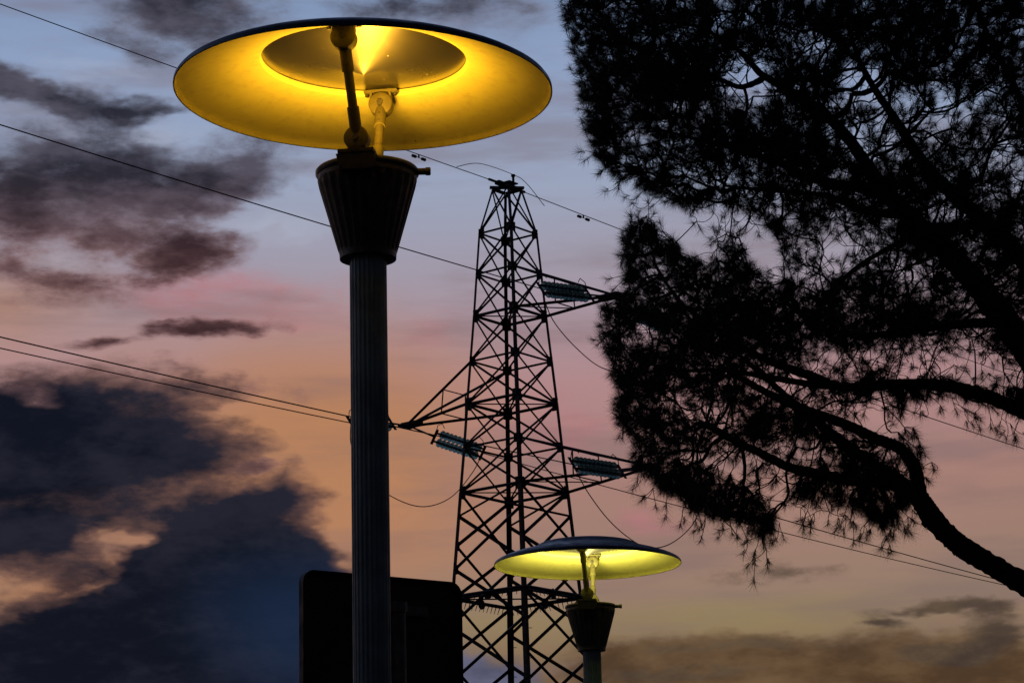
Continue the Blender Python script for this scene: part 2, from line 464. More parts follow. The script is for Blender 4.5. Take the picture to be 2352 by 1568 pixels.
# ------------------------------------------------------------------ street lamps
def lamp(px, py, slant_px, label, amber, strength, tilt, tilt_y, yaw):
    """px,py: pixel of the shade's rim centre; slant_px: shade diameter (1 m) in pixels"""
    dep = F0 / slant_px                                # distance along the view axis
    rimc = CAM + ray(px, py) * dep
    zr = rimc.z
    root = thing('street_lamp', label, 'street lamp', (rimc.x, rimc.y, 0), 'lit park lamps with dish shades', yaw)
    zl = zr - .226                                     # lid of the cup
    zm = zr + .090                                     # reflector ring
    # fluted pole
    prof_n = 24; pts = []
    mb = MB(); seg = prof_n * 4
    zs = [0.0, 1.0, 2.0, zl - .215]
    for z in zs:
        for k in range(seg):
            a = 2 * math.pi * k / seg
            rr = .0482 if (k % 4) in (0, 1) else .0458
            mb.v.append((rr * math.cos(a), rr * math.sin(a), z))
    for i in range(len(zs) - 1):
        for k in range(seg):
            a = i * seg + k; b = i * seg + (k + 1) % seg
            mb.f.append((a, b, b + seg, a + seg))
    mb.build('pole', M['pole'], root)
    MB().lathe([(.0, .0), (.14, .0), (.14, .02), (.075, .035), (.07, .25), (.058, .28), (.0475, .29)], 32).build('pole_base', M['pole'], root, True)
    # ribbed cup
    mb = MB(); nr = 26; seg = nr * 6
    lev = [(-.008, .1305), (-.030, .1300), (-.05, .1258), (-.217, .0785), (-.228, .0745), (-.243, .0735)]
    for (z, r) in lev:
        rib = -.05 >= z >= -.22
        for k in range(seg):
            a = 2 * math.pi * k / seg
            ph = k % 6
            rr = r - (.0045 * (r / .13) if rib and ph in (3, 4, 5) else (.002 if rib and ph in (2,) else 0))
            mb.v.append((rr * math.cos(a), rr * math.sin(a), zl + z))
    for i in range(len(lev) - 1):
        for k in range(seg):
            a = i * seg + k; b = i * seg + (k + 1) % seg
            mb.f.append((a, b, b + seg, a + seg))
    mb.f.append(tuple(range((len(lev) - 1) * seg, len(lev) * seg)))
    mb.build('cup', M['cup'], root)
    MB().lathe([(.070, 0), (.132, 0), (.1355, -.004), (.1355, -.012), (.131, -.018), (.070, -.018)], 64, True).build(
        'cup_lid', M['cup'], root, True, (0, 0, zl))
    # uplight glass in the lid: the lamp itself
    em = bpy.data.materials.new('lamp_glow'); em.use_nodes = True
    b = em.node_tree.nodes['Principled BSDF']
    b.inputs['Base Color'].default_value = (.8, .7, .4, 1)
    b.inputs['Emission Color'].default_value = (*amber, 1); b.inputs['Emission Strength'].default_value = 6.0
    MB().lathe([(0, .004), (.03, .003), (.062, -.003), (.068, -.010), (0, -.012)], 40).build('lamp_glass', em, root, True, (0, 0, zl))
    ld = bpy.data.lights.new('lamp_bulb', 'SPOT'); ld.energy = strength; ld.color = amber; ld.shadow_soft_size = .05
    ld.spot_size = R(150); ld.spot_blend = 1.0
    lo_ = bpy.data.objects.new('lamp_bulb', ld); C.objects.link(lo_); lo_.parent = root
    lo_.location = (0, 0, zl + .058); lo_.rotation_euler = (math.pi, 0, 0)
    # knob on the right of the cup's rim
    k = MB(); ma = Matrix.Translation((.131, -.012, zl - .010)) @ Matrix.Rotation(R(90), 4, 'Y')
    k.lathe([(.0, 0), (.0095, 0), (.0095, .022), (.0115, .024), (.0115, .034), (.009, .036), (0, .036)], 10, mtx=ma)
    k.build('lid_latch', M['cup'], root)
    # shade: a shallow dish with a raised crown, tilted a little on its arms
    sh = bpy.data.objects.new('shade', None)
    inn = [(.272, .091), (.273, .079), (.275, .076), (.30, .0700), (.34, .0600), (.38, .0490), (.42, .0365), (.452, .0250), (.475, .0155), (.488, .0085), (.4935, .003), (.4965, -.008)]
    crown = [(0, .116), (.10, .1155), (.18, .113), (.225, .109), (.250, .104), (.268, .096), (.280, .086)]
    outp = crown + [(.30, .0755), (.34, .065), (.38, .054), (.42, .0415), (.455, .029), (.480, .0175), (.494, .009), (.4998, .001), (.5005, -.008)]
    mb = MB()
    mb.lathe(outp, 128)
    mb.f = [f for f in mb.f if len(f) == 4]
    shade = mb.build('shade', M['shade_out'], root, True)
    bpy.data.objects.remove(sh)
    shade.location = (-.008, 0, zr); shade.rotation_euler = (tilt_y, -tilt, 0)
    mb = MB(); mb.lathe(inn, 128); mb.f = [f for f in mb.f if len(f) == 4]
    mb.build('inner_skin', M['shade_in'], shade, True)
    mb = MB().lathe([(.4965, -.008), (.4985, -.0095), (.5005, -.008)], 128); mb.f = [f for f in mb.f if len(f) == 4]
    mb.build('rim_edge', M['shade_out'], shade, True)
    prm = [(.2725, .0925), (.22, .087), (.16, .0795), (.10, .070), (.06, .0615), (.03, .0525), (.012, .045), (0, .040)]
    mb = MB().lathe(prm, 96); mb.f = [f for f in mb.f if len(f) <= 4]
    mb.build('reflector', M['mirror'], shade, True)
    b1 = MB().lathe([(0, .124), (.006, .124), (.009, .119), (.009, .112)], 10, mtx=Matrix.Translation((0, 0, 0)))
    b1.build('crown_screw', M['bolt'], shade)
    # two jointed arms: one on the near side, one on the far side
    TA = R(8.0)
    for sgn in (1, -1):                                  # +1 near (towards the camera), -1 far
        d = Vector((-math.sin(TA) * sgn, -math.cos(TA) * sgn, 0))
        x = Vector((math.cos(TA), -math.sin(TA), 0))
        lo = d * .128 + Vector((0, 0, zl + .043))
        hi = d * .247 + Vector((-.008, 0, zm - .044 + (d.x * tilt * 1.0)))
        ax = (hi - lo).normalized()
        arm = MB().tube([lo + ax * .02, hi - ax * .02], .0122, 16).build('arm', M['arm'], root, True)
        MB().tube([lo + ax * .018, lo + ax * .085], .0158, 18).build('sleeve', M['arm'], arm, True, None, 0)
        MB().tube([hi - ax * .085, hi - ax * .018], .0158, 18).build('sleeve', M['arm'], arm, True)
        for p, nm in ((lo, 'knuckle'), (hi, 'knuckle')):
            mm = Matrix.Translation(p) @ d.to_track_quat('Z', 'Y').to_matrix().to_4x4()
            h = MB().lathe([(0, -.021), (.028, -.021), (.0325, -.017), (.0325, .017), (.028, .021), (0, .021)], 32, mtx=mm).build(nm, M['arm'], root, True)
            MB().lathe([(0, -.027), (.0085, -.027), (.0085, .027), (0, .027)], 6, mtx=mm).build('bolt', M['bolt'], h)
        for q in (.040, .068):                           # set screws on the upper sleeve
            p = hi - ax * q
            for s2 in (1, -1):
                mm = Matrix.Translation(p + d * .0150 * s2) @ (d * s2).to_track_quat('Z', 'Y').to_matrix().to_4x4()
                MB().lathe([(0, -.002), (.0042, -.002), (.0042, .0022), (0, .0022)], 8, mtx=mm).build('set_screw', M['bolt'], arm)
        # upper mounting plate under the shade, with lugs and bolts
        rm = Matrix((x, -d, Vector((0, 0, 1)))).transposed().to_4x4()
        up = rm.copy(); up.translation = Vector((hi.x, hi.y, zm + (d.x * tilt)))
        mb = MB().box((0, 0, -.006), (.092, .030, .007), up)
        mb.box((-.026, 0, -.018), (.006, .026, .020), up).box((.026, 0, -.018), (.006, .026, .020), up)
        mb.box((0, 0, -.024), (.040, .020, .03), up)
        pl = mb.build('mounting_plate', M['arm'], root, False)
        for s2 in (-1, 1):
            MB().lathe([(0, -.017), (.006, -.017), (.006, -.0095), (0, -.0095)], 6, mtx=up @ Matrix.Translation((s2 * .039, 0, 0))).build('bolt', M['bolt'], pl)
        # lower foot: a plate across the rim of the lid with a wedge down the cup
        dn = rm.copy(); dn.translation = Vector((d.x * .128, d.y * .128, zl))
        mb = MB().box((0, -.004, .006), (.094, .046, .011), dn).box((0, 0, .022), (.046, .026, .036), dn)
        mb.box((0, -.010, -.022), (.104, .030, .044), dn, .8)
        mb.build('foot_bracket', M['bracket_black'], root, False, None, .0015)
    return root


lamp(841.5, 205.5, 868, 'large near street lamp glowing amber, its dish shade filling the upper left', (1.0, .49, .036), 30, R(-1.5), R(.75), 0)
lamp(1353, 1293, 430, 'smaller street lamp behind, glowing lemon yellow, in front of the pylon', (1.0, .88, .28), 43, R(-.5), R(.2), 0)

# ------------------------------------------------------------------ back of a traffic sign behind the near lamp
tl = at(688, 1308, 8.85); tr = at(1052, 1340, 9.22)
zt = tl.z
dx = Vector((tr.x - tl.x, tr.y - tl.y, 0)); wd = dx.length; dxn = dx.normalized(); nrm = Vector((dxn.y, -dxn.x, 0))   # towards camera
sign = thing('traffic_sign', 'black rounded sign panel seen from behind, half hidden by the near lamp pole', 'traffic sign', ((tl.x + tr.x) / 2, (tl.y + tr.y) / 2, 0))
sign.rotation_euler.z = math.atan2(dxn.y, dxn.x)
hgt, cr = wd * 1.5, .045
out = []
for (ox, oz, a0) in ((wd / 2 - cr, zt - cr, 0), (-wd / 2 + cr, zt - cr, 90), (-wd / 2 + cr, zt - hgt + cr, 180), (wd / 2 - cr, zt - hgt + cr, 270)):
    for k in range(9):
        a = R(a0 + k * 11.25); out.append((ox + cr * math.cos(a), oz + cr * math.sin(a)))


def plate(y0, y1, inset=0.0):
    mb = MB(); N = len(out)
    f = 1 - inset
    vs = [(x * f, y, (z - zt + hgt / 2) * f + zt - hgt / 2) for y in (y0, y1) for (x, z) in out]
    return mb.add(vs, [tuple(range(N)), tuple(range(2 * N - 1, N - 1, -1))] + [(i, (i + 1) % N, (i + 1) % N + N, i + N) for i in range(N)])


plate(-.004, .004).build('panel', M['sign_back'], sign)
# folded edge round the back of the panel
mb = MB(); N = len(out)
for (y0, k0) in ((-.022, 1.0),):
    vs = []
    for (s_, y) in ((1.0, -.0045), (1.0, -.024), (.988, -.024), (.988, -.0045)):
        vs += [(x * s_, y, (z - zt + hgt / 2) * s_ + zt - hgt / 2) for (x, z) in out]
    fs = []
    for r_ in range(3): fs += [(r_ * N + i, r_ * N + (i + 1) % N, (r_ + 1) * N + (i + 1) % N, (r_ + 1) * N + i) for i in range(N)]
    mb.add(vs, fs)
mb.build('folded_edge', M['sign_back'], sign)
plate(.0065, .0085, .01).build('sign_face', M['sign_face'], sign)
px_post = 0.03
MB().tube([(px_post, -.062, 0), (px_post, -.062, zt - .10)], .030, 20).build('post', M['bracket'], sign, True)
for zb in (zt - .115, zt - hgt + .14):
    mb = MB().box((px_post, -.016, zb), (.30, .022, .035))
    br = mb.build('clamp_rail', M['bracket'], sign)
    mb = MB(); mb.lathe([(.0315, -.018), (.036, -.018), (.036, .018), (.0315, .018)], 20, True, Matrix.Translation((px_post, -.062, zb)))
    mb.build('clamp', M['bracket'], br)
    for s2 in (-1, 1):
        mm = Matrix.Translation((px_post + s2 * .052, -.034, zb)) @ Matrix.Rotation(R(90), 4, 'X')
        MB().lathe([(0, 0), (.008, 0), (.008, .02), (0, .02)], 6, mtx=mm).build('bolt', M['bolt'], br)

# ------------------------------------------------------------------ transmission tower
TY = 70.0
T0 = at(1176.5, 928, TY)
AX = Vector((T0.x, T0.y, 0))
TT = R(6.6)
LEG = {'near': Vector((math.sin(TT), -math.cos(TT), 0)), 'right': Vector((math.cos(TT), math.sin(TT), 0)),
       'far': Vector((-math.sin(TT), math.cos(TT), 0)), 'left': Vector((-math.cos(TT), -math.sin(TT), 0))}
ORD = ['near', 'right', 'far', 'left']
ARM = (LEG['near'] + LEG['right']).normalized()              # to the right and towards the camera
LIN = Vector((-ARM.y, ARM.x, 0))                             # the line: to the right and away
rows = [(1130, 1196, 436), (1100, 1232, 537), (1094, 1243, 630), (1087, 1253, 726.5), (1081, 1268, 830), (1073, 1280, 928), (1067, 1292, 1027), (1060, 1307, 1131)]
RING = []
for (xl, xr, y) in rows:
    p = at((xl + xr) / 2, y, TY)
    dep = (p - CAM).dot(FWD)
    RING.append((p.z, (xr - xl) / 2 / F0 * dep / math.cos(TT)))
zA, hA = RING[4]; zB, hB = RING[7]
slope = (hB - hA) / (zB - zA)
hz = lambda z: hB + slope * (z - zB)
z8 = at(1192, 1375, TY).z
tower = thing('transmission_tower', 'dark lattice steel pylon carrying power lines, between the two street lamps', 'pylon', (AX.x, AX.y, 0))
cen = lambda z: Vector((0, 0, z))


def node(leg, z, h=None):
    return LEG[leg] * (h if h is not None else hz(z)) + Vector((0, 0, z))


def member(a, b, w, name='brace', inw=None):
    w *= .74
    mid = (a + b) / 2
    inw = inw if inw is not None else Vector((-mid.x, -mid.y, 0))
    if inw.length < 1e-3: inw = Vector((0, 0, 1))
    return MB().angle(a, b, w, inw.normalized()).build(name, M['steel'], tower)


RN = [{l: node(l, z, h) for l in ORD} for (z, h) in RING]
R8 = {l: node(l, z8) for l in ORD}
# legs
for l in ORD:
    mb = MB()
    mb.angle(RN[0][l], RN[1][l], .058, -LEG[l])
    for i in range(1, 7): mb.angle(RN[i][l], RN[i + 1][l], (.062 + .005 * i), -LEG[l])
    mb.angle(RN[7][l], R8[l], .105, -LEG[l]); mb.angle(R8[l], node(l, 0), .125, -LEG[l])
    lg = mb.build('leg', M['steel'], tower)
    b = node(l, 0)
    MB().lathe([(.0, -.02), (.45, -.02), (.40, .35), (0, .35)], 16, mtx=Matrix.Translation((b.x, b.y, 0))).build('footing', M['concrete'], lg)
    if l in ('near', 'far'):                                   # climbing bolts
        mb = MB(); z = 4.0
        while z < R8[l].z - 1.0:
            p = node(l, z); s_ = Vector((1, 0, 0)) if int(z / .4) % 2 else Vector((-1, 0, 0))
            mb.tube([p, p + s_ * .17], .009, 5); z += .4
        mb.build('step_bolts', M['steel'], lg)['kind'] = 'stuff'
# gusset plates at the nodes
for i in range(1, 8):
    for l in ORD:
        p = RN[i][l]
        for o in (ORD[(ORD.index(l) + 1) % 4], ORD[(ORD.index(l) - 1) % 4]):
            d = (RN[i][o] - p).normalized()
            hh = .20 if i in (3, 5, 7) else .15
            q = Matrix((d, Vector((0, 0, 1)).cross(d), Vector((0, 0, 1)))).transposed().to_4x4(); q.translation = p
            MB().box((.075, 0, 0), (.20, .012, hh * 1.7), q).build('gusset_plate', M['steel'], tower)
# rings and X bracing of the upper body
for i in range(1, 8):
    w = .085 if i in (3, 5, 7) else .06
    for k in range(4):
        a, b = ORD[k], ORD[(k + 1) % 4]
        member(RN[i][a], RN[i][b], w, 'ring_beam')
    if i in (3, 5, 7):
        member(RN[i]['left'], RN[i]['right'], .05, 'plan_brace', Vector((0, 0, 1)))
        member(RN[i]['near'], RN[i]['far'], .05, 'plan_brace', Vector((0, 0, 1)))
for i in range(0, 7):
    for k in range(4):
        a, b = ORD[k], ORD[(k + 1) % 4]
        e = LEG[a] + LEG[b]
        w = .062 if i else .055
        member(RN[i][a], RN[i + 1][b], w, 'brace', -e)
        member(RN[i][b] + e.normalized() * .03, RN[i + 1][a] + e.normalized() * .03, w, 'brace', -e)
# cap at the peak
zt0 = RING[0][0]
mb = MB()
for k in range(4):
    a, b = ORD[k], ORD[(k + 1) % 4]
    mb.angle(RN[0][a] * 1.0, RN[0][b], .08, -(LEG[a] + LEG[b]))
mb.angle(RN[0]['left'] * 1.0 + Vector((0, 0, .07)) + LEG['left'] * .08, RN[0]['right'] + Vector((0, 0, .07)) + LEG['right'] * .08, .10, Vector((0, 0, -1)))
q = Matrix((LIN, ARM, Vector((0, 0, 1)))).transposed().to_4x4(); q.translation = Vector((0, 0, zt0 + .12))
mb.box((0, 0, 0), (.9, .16, .10), q); mb.box((0, 0, .05), (.4, .5, .03), q)
pk = mb.build('peak_cap', M['steel'], tower)
pin = LEG['right'] * RING[0][1] * .45 + Vector((0, 0, zt0 + .12))
MB().tube([pin, pin + Vector((0, 0, .30))], .035, 8).lathe([(0, -.03), (.06, -.03), (.06, .03), (0, .03)], 8, mtx=Matrix.Translation(pin + Vector((0, 0, .30)))).build('wire_post', M['steel'], pk)
# staggered lattice of the lower body
zb7 = RING[7][0]
for k in range(4):
    a, b = ORD[k], ORD[(k + 1) % 4]
    e = (LEG[a] + LEG[b]).normalized()
    ph = (zb7 - z8) / 2
    zs = [zb7, zb7 - ph, z8] if k % 2 == 0 else [zb7 - ph * .45, z8 + ph * .55, z8 - ph * .5]
    step = ph * 1.12
    z = zs[-1]
    while z - step > .5:
        z -= step; zs.append(z); step *= 1.06
    zs.append(.25)
    if k % 2: member(node(a, zb7), node(b, zs[0]), .06, 'brace', -e); member(node(b, zb7) + e * .03, node(a, zs[0]) + e * .03, .06, 'brace', -e)
    for i in range(len(zs) - 1):
        w = .098 if i < 4 else .108
        member(node(a, zs[i]), node(b, zs[i + 1]), w, 'brace', -e)
        member(node(b, zs[i]) + e * .03, node(a, zs[i + 1]) + e * .03, w, 'brace', -e)
        if i:
            for l, o in ((a, b), (b, a)):
                p = node(l, zs[i]); d = (node(o, zs[i]) - p).normalized()
                qq = Matrix((d, Vector((0, 0, 1)).cross(d), Vector((0, 0, 1)))).transposed().to_4x4(); qq.translation = p
                MB().box((.05, 0, 0), (.16, .012, .26), qq).build('gusset_plate', M['steel'], tower)
# anti-climb collar with spikes
for k in range(4):
    a, b = ORD[k], ORD[(k + 1) % 4]
    e = (LEG[a] + LEG[b]).normalized()
    A, B = R8[a], R8[b]
    member(A, B, .075, 'ring_beam')
    A2, B2 = A + LEG[a] * .18 + Vector((0, 0, .05)), B + LEG[b] * .18 + Vector((0, 0, .05))
    cb = member(A2, B2, .085, 'guard_rail')
    qq = Matrix(((B - A).normalized(), e, Vector((0, 0, 1)))).transposed().to_4x4(); qq.translation = (A + B) / 2
    MB().lathe([(0, -.007), (.15, -.007), (.15, .007), (0, .007)], 8, mtx=qq @ Matrix.Rotation(R(90), 4, 'X')).build('gusset_plate', M['steel'], tower)
    mb = MB(); N = 17
    for j in range(N):
        p = A2.lerp(B2, (j + .5) / N)
        mb.tube([p, p + Vector((0, 0, -.21)) + e * .09 + (B - A).normalized() * random.uniform(-.02, .02)], [.020, .010], 4)
    mb.build('spikes', M['steel'], cb)['kind'] = 'stuff'
member(R8['left'], R8['right'], .06, 'plan_brace', Vector((0, 0, 1)))


# cross-arms
APL = LIN.copy()                                             # normal of the vertical plane through the axis and the arms


def crossarm(px, py, itop, ibot, l1, l2):
    tip = on_plane(px, py, AX, APL) - AX
    tip_l = Vector((tip.x, tip.y, tip.z))
    arm = None
    Tp = {}
    for l in (l1, l2):
        side = (RN[ibot][l] - RN[ibot][l].dot(ARM) * ARM); side.z = 0
        t_ = tip_l + side.normalized() * .06
        bo = MB().angle(RN[ibot][l], t_, .085, Vector((0, 0, 1))).build('arm_chord', M['steel'], tower)
        to = MB().angle(RN[itop][l], t_ + Vector((0, 0, .07)), .075, Vector((0, 0, -1))).build('arm_chord', M['steel'], tower)
        Tp[l] = t_
        for f in (.43,):
            p = RN[ibot][l].lerp(t_, f); q_ = RN[itop][l].lerp(t_ + Vector((0, 0, .07)), f)
            member(p, q_, .05, 'arm_strut')
        member(RN[itop][l].lerp(t_, .36), RN[ibot][l].lerp(t_, .02), .04, 'arm_strut') if False else None
    for f in (.43,):
        member(RN[ibot][l1].lerp(Tp[l1], f), RN[ibot][l2].lerp(Tp[l2], f), .05, 'arm_strut', Vector((0, 0, 1)))
        member(RN[itop][l1].lerp(Tp[l1], f), RN[itop][l2].lerp(Tp[l2], f), .045, 'arm_strut', Vector((0, 0, -1)))
    member(RN[ibot][l1].lerp(Tp[l1], .02), RN[ibot][l2].lerp(Tp[l2], .43), .045, 'arm_strut', Vector((0, 0, 1)))
    q = Matrix((LIN, ARM, Vector((0, 0, 1)))).transposed().to_4x4(); q.translation = tip_l
    sg = 1 if tip_l.dot(ARM) > 0 else -1
    MB().box((0, -.10 * sg, .03), (.26, .62, .14), q).box((0, .16 * sg, 0), (.5, .12, .05), q).build('arm_tip_plate', M['steel'], tower)
    return tip + AX


tipA = crossarm(1408, 682, 2, 3, 'near', 'right')
tipB = crossarm(940, 978, 4, 5, 'left', 'far')
tipC = crossarm(1486, 1074, 6, 7, 'near', 'right')
peak = AX + Vector((0, 0, zt0 + .12))

# ------------------------------------------------------------------ insulators, conductors, jumpers
disc_me = None


def insulator(tip, pxa, pxb, label, nd=10):
    """double tension set from the arm side (pxa) to the wire side (pxb); both in the line's plane"""
    global disc_me
    A = on_plane(*pxa, tip, ARM); B = on_plane(*pxb, tip, ARM)
    t = (B - A).normalized(); L = (B - A).length
    root = thing('insulator_string', label, 'insulator', A, 'glass insulators on the pylon')
    vu = (Vector((0, 0, 1)) - t * t.z).normalized(); vs_ = t.cross(vu)
    sep = (vu * .86 + vs_ * .5).normalized() * .125
    rt = t.to_track_quat('Z', 'Y')
    root_inv = -A
    if disc_me is None:
        mb = MB().lathe([(0, -.030), (.05, -.028), (.10, -.012), (.128, .018), (.122, .026), (.09, .012), (.05, .006), (.045, .03), (0, .03)], 20)
        o = mb.build('disc', M['glass'], None, True); disc_me = o.data; bpy.data.objects.remove(o)
    for s_ in (-1, 1):
        for k in range(nd):
            o = bpy.data.objects.new('disc', disc_me); C.objects.link(o); o.parent = root
            o.location = t * (L * (.08 + .84 * (k + .5) / nd)) + sep * s_
            o.rotation_mode = 'QUATERNION'; o.rotation_quaternion = rt
        MB().tube([sep * s_, t * L + sep * s_], .032, 8).build('rod', M['cap'], root)
    for p in (Vector((0, 0, 0)), t * L):
        q = Matrix((t, sep.normalized(), t.cross(sep).normalized())).transposed().to_4x4(); q.translation = p
        MB().box((0, 0, 0), (.10, .46, .02), q).build('yoke_plate', M['cap'], root)
    MB().tube([tip - A, Vector((0, 0, 0))], .028, 6).build('link', M['cap'], root)
    for p, s_ in ((Vector((0, 0, 0)), 1), (t * L, -1)):      # arcing horns
        a = p + sep
        MB().tube([a, a + vu * .24 + t * .06 * s_, a + vu * .33 + t * .26 * s_, a + vu * .22 + t * .36 * s_], .012, 5).build('arcing_horn', M['wire'], root)
    return A, B


def fit(points, p0, far, sgn, label, rad=.016, c=.0005, group='power line wires', dampers=()):
    """wire in the vertical plane through p0 along the line; slope taken from the photograph"""
    ss, zz = [], []
    for (x, y) in points:
        q = on_plane(x, y, p0, ARM); s_ = (q - p0).dot(LIN) * sgn
        ss.append(s_); zz.append(q.z - p0.z)
    ss = np.array(ss); zz = np.array(zz)
    b = float(((zz - c * ss ** 2) * ss).sum() / (ss ** 2).sum())
    f = lambda s_: p0 + LIN * sgn * s_ + Vector((0, 0, b * s_ + c * s_ * s_))
    pts = [f(far * (k / 90) ** 1.25) - p0 for k in range(91)]
    o = MB().tube(pts, rad, 6).build('power_line', M['wire'], None, True, p0)
    tag(o, label, 'wire', group)
    for s_ in dampers:
        t = (f(s_ + .1) - f(s_)).normalized(); p = f(s_) - p0
        lo_ = p + Vector((0, 0, -.09))
        mb = MB().tube([p, lo_], .025, 6).tube([lo_ - t * .22, lo_ + t * .22], .010, 5)
        for k in (-1, 1): mb.tube([lo_ + t * .13 * k, lo_ + t * .26 * k], .045, 8)
        mb.build('damper', M['cap'], o)
    return o


fit([(0, 10), (405, 155), (930, 347)], peak - LIN * .45, 95, -1, 'top earth wire running from the pylon peak to the upper left corner', .013, .0003, dampers=(3.35,))
fit([(1330, 490), (1425, 527)], peak + LIN * .45, 240, 1, 'top earth wire running from the pylon peak down into the pine', .013, .0003, dampers=(3.1,))
for s_, far_ in ((-1, 2.2), (1, 1.6)):                      # armour grips next to the peak are part of the cap
    MB().tube([Vector((0, 0, zt0 + .12)) + LIN * s_ * .45, Vector((0, 0, zt0 + .12)) + LIN * s_ * (.45 + .35)], .04, 6).build('wire_clamp', M['steel'], tower)
pts = [peak - LIN * 2.2 + Vector((0, 0, .02)), peak - LIN * 1.2 + Vector((0, 0, .36)), AX + pin + Vector((0, 0, .33)), peak + LIN * .9 + Vector((0, 0, .28)), peak + LIN * 1.7 + Vector((0, 0, -.20))]


def smoothpts(P, n=8):
    P = [Vector(p) for p in P]; out_ = []
    for i in range(len(P) - 1):
        a, b_, c_, d_ = P[max(0, i - 1)], P[i], P[i + 1], P[min(len(P) - 1, i + 2)]
        for k in range(n):
            t = k / n
            out_.append(.5 * ((2 * b_) + (c_ - a) * t + (2 * a - 5 * b_ + 4 * c_ - d_) * t * t + (3 * b_ - a - 3 * c_ + d_) * t ** 3))
    return out_ + [P[-1]]


def jumper(P, label, rad=.014):
    P = smoothpts(P, 8)
    o = MB().tube([p - P[0] for p in P], rad, 6).build('jumper_wire', M['wire'], None, True, P[0])
    tag(o, label, 'wire', 'jumper loops on the pylon')
    return o


jumper(pts, 'thin bond wire arching over the very top of the pylon', .010)
# upper right arm
A1, B1 = insulator(tipA, (1354, 677), (1243, 663), 'green glass insulator inside the pylon\'s upper right arm')
A2, B2 = insulator(tipA, (1455, 712), (1540, 752), 'green glass insulator half hidden in pine needles beyond the upper right arm tip')
fit([(0, 290), (755, 515), (920, 568), (1090, 612)], B1, 95, -1, 'wire from the upper right arm passing left behind the near lamp cup', .016)
fit([(2085, 943), (2352, 1030)], B2, 240, 1, 'lone wire crossing the sky at far right above the bent pine limb', .016)
jumper([B1, on_plane(1270, 735, tipA, ARM), on_plane(1330, 805, tipA, ARM), on_plane(1392, 848, tipA, ARM), on_plane(1470, 850, tipA, ARM), B2], 'loop of wire hanging under the upper right arm into the pine')
# left arm
A3, B3 = insulator(tipB, (900, 972), (806, 971), 'glass insulator left of the left arm tip, mostly behind the lamp pole')
A4, B4 = insulator(tipB, (998, 1003), (1108, 1040), 'green glass insulator hanging below the pylon\'s left arm')
fit([(0, 803), (400, 880), (785, 963)], B3, 95, -1, 'lower of the two parallel wires at left, ending behind the lamp pole', .016)
fit([(1411, 1118), (1527, 1150), (1707, 1192), (2303, 1346)], B4, 240, 1, 'lower of the two parallel wires below the pine at right', .016)
jumper([B3, on_plane(808, 1026, tipB, ARM), on_plane(845, 1095, tipB, ARM), on_plane(900, 1140, tipB, ARM), on_plane(970, 1163, tipB, ARM), on_plane(1035, 1142, tipB, ARM), on_plane(1085, 1085, tipB, ARM), B4],
       'loop of wire sagging between lamp pole and pylon under the left arm')
# lower right arm
A5, B5 = insulator(tipC, (1428, 1082), (1316, 1066), 'green glass insulator inside the pylon\'s lower right arm')
A6, B6 = insulator(tipC, (1540, 1103), (1620, 1140), 'glass insulator hidden in pine needles beyond the lower right arm')
fit([(0, 778), (400, 860), (800, 957), (1200, 1040)], B5, 95, -1, 'upper of the two parallel wires at left, passing behind the lamp pole', .016)
fit([(1719, 1170), (2267, 1324)], B6, 240, 1, 'upper of the two parallel wires below the pine at right', .016)
jumper([B5, on_plane(1347, 1125, tipC, ARM), on_plane(1395, 1190, tipC, ARM), on_plane(1445, 1235, tipC, ARM), on_plane(1490, 1257, tipC, ARM), on_plane(1540, 1248, tipC, ARM), on_plane(1590, 1205, tipC, ARM), B6],
       'loop of wire dipping behind the smaller lamp shade')

# ------------------------------------------------------------------ stone pine
PY = 25.0
PXM = PY / F0 / math.cos(PITCH) * 1.0                         # metres per pixel at the pine
TB = Vector((8.6, 26.2, 0))
pine = thing('pine_tree', 'black silhouetted umbrella pine with bent limbs filling the right side', 'tree', TB)


def P3(px, py, dy=0.0):
    return at(px, py, PY + dy)


limbs = []


def limb(pts, name='limb'):
    """pts: (px, py, radius px, depth offset) or (Vector, radius m)"""
    P, Rr = [], []
    for q in pts:
        if isinstance(q[0], Vector): P.append(q[0]); Rr.append(q[1])
        else: P.append(P3(q[0], q[1], q[3])); Rr.append(q[2] * PXM)
    n_ = 14
    S_ = smoothpts(P, n_)
    rr = list(np.interp(np.linspace(0, len(P) - 1, len(S_)), range(len(P)), Rr))
    rr = [r_ * random.uniform(.95, 1.06) for r_ in rr]
    S_ = [s_ + Vector((random.uniform(-1, 1), random.uniform(-1, 1), random.uniform(-1, 1))) * r_ * .04 for s_, r_ in zip(S_, rr)]
    tb_ = MB().tube([s_ - TB for s_ in S_], rr, 14)
    for i_ in range(len(tb_.v)):                              # ragged bark outline
        c_ = S_[i_ // 14] - TB; v_ = Vector(tb_.v[i_])
        tb_.v[i_] = tuple(c_ + (v_ - c_) * random.uniform(.93, 1.08))
    o = tb_.build(name, M['bark'], pine, False)
    limbs.append((S_, rr))
    return o


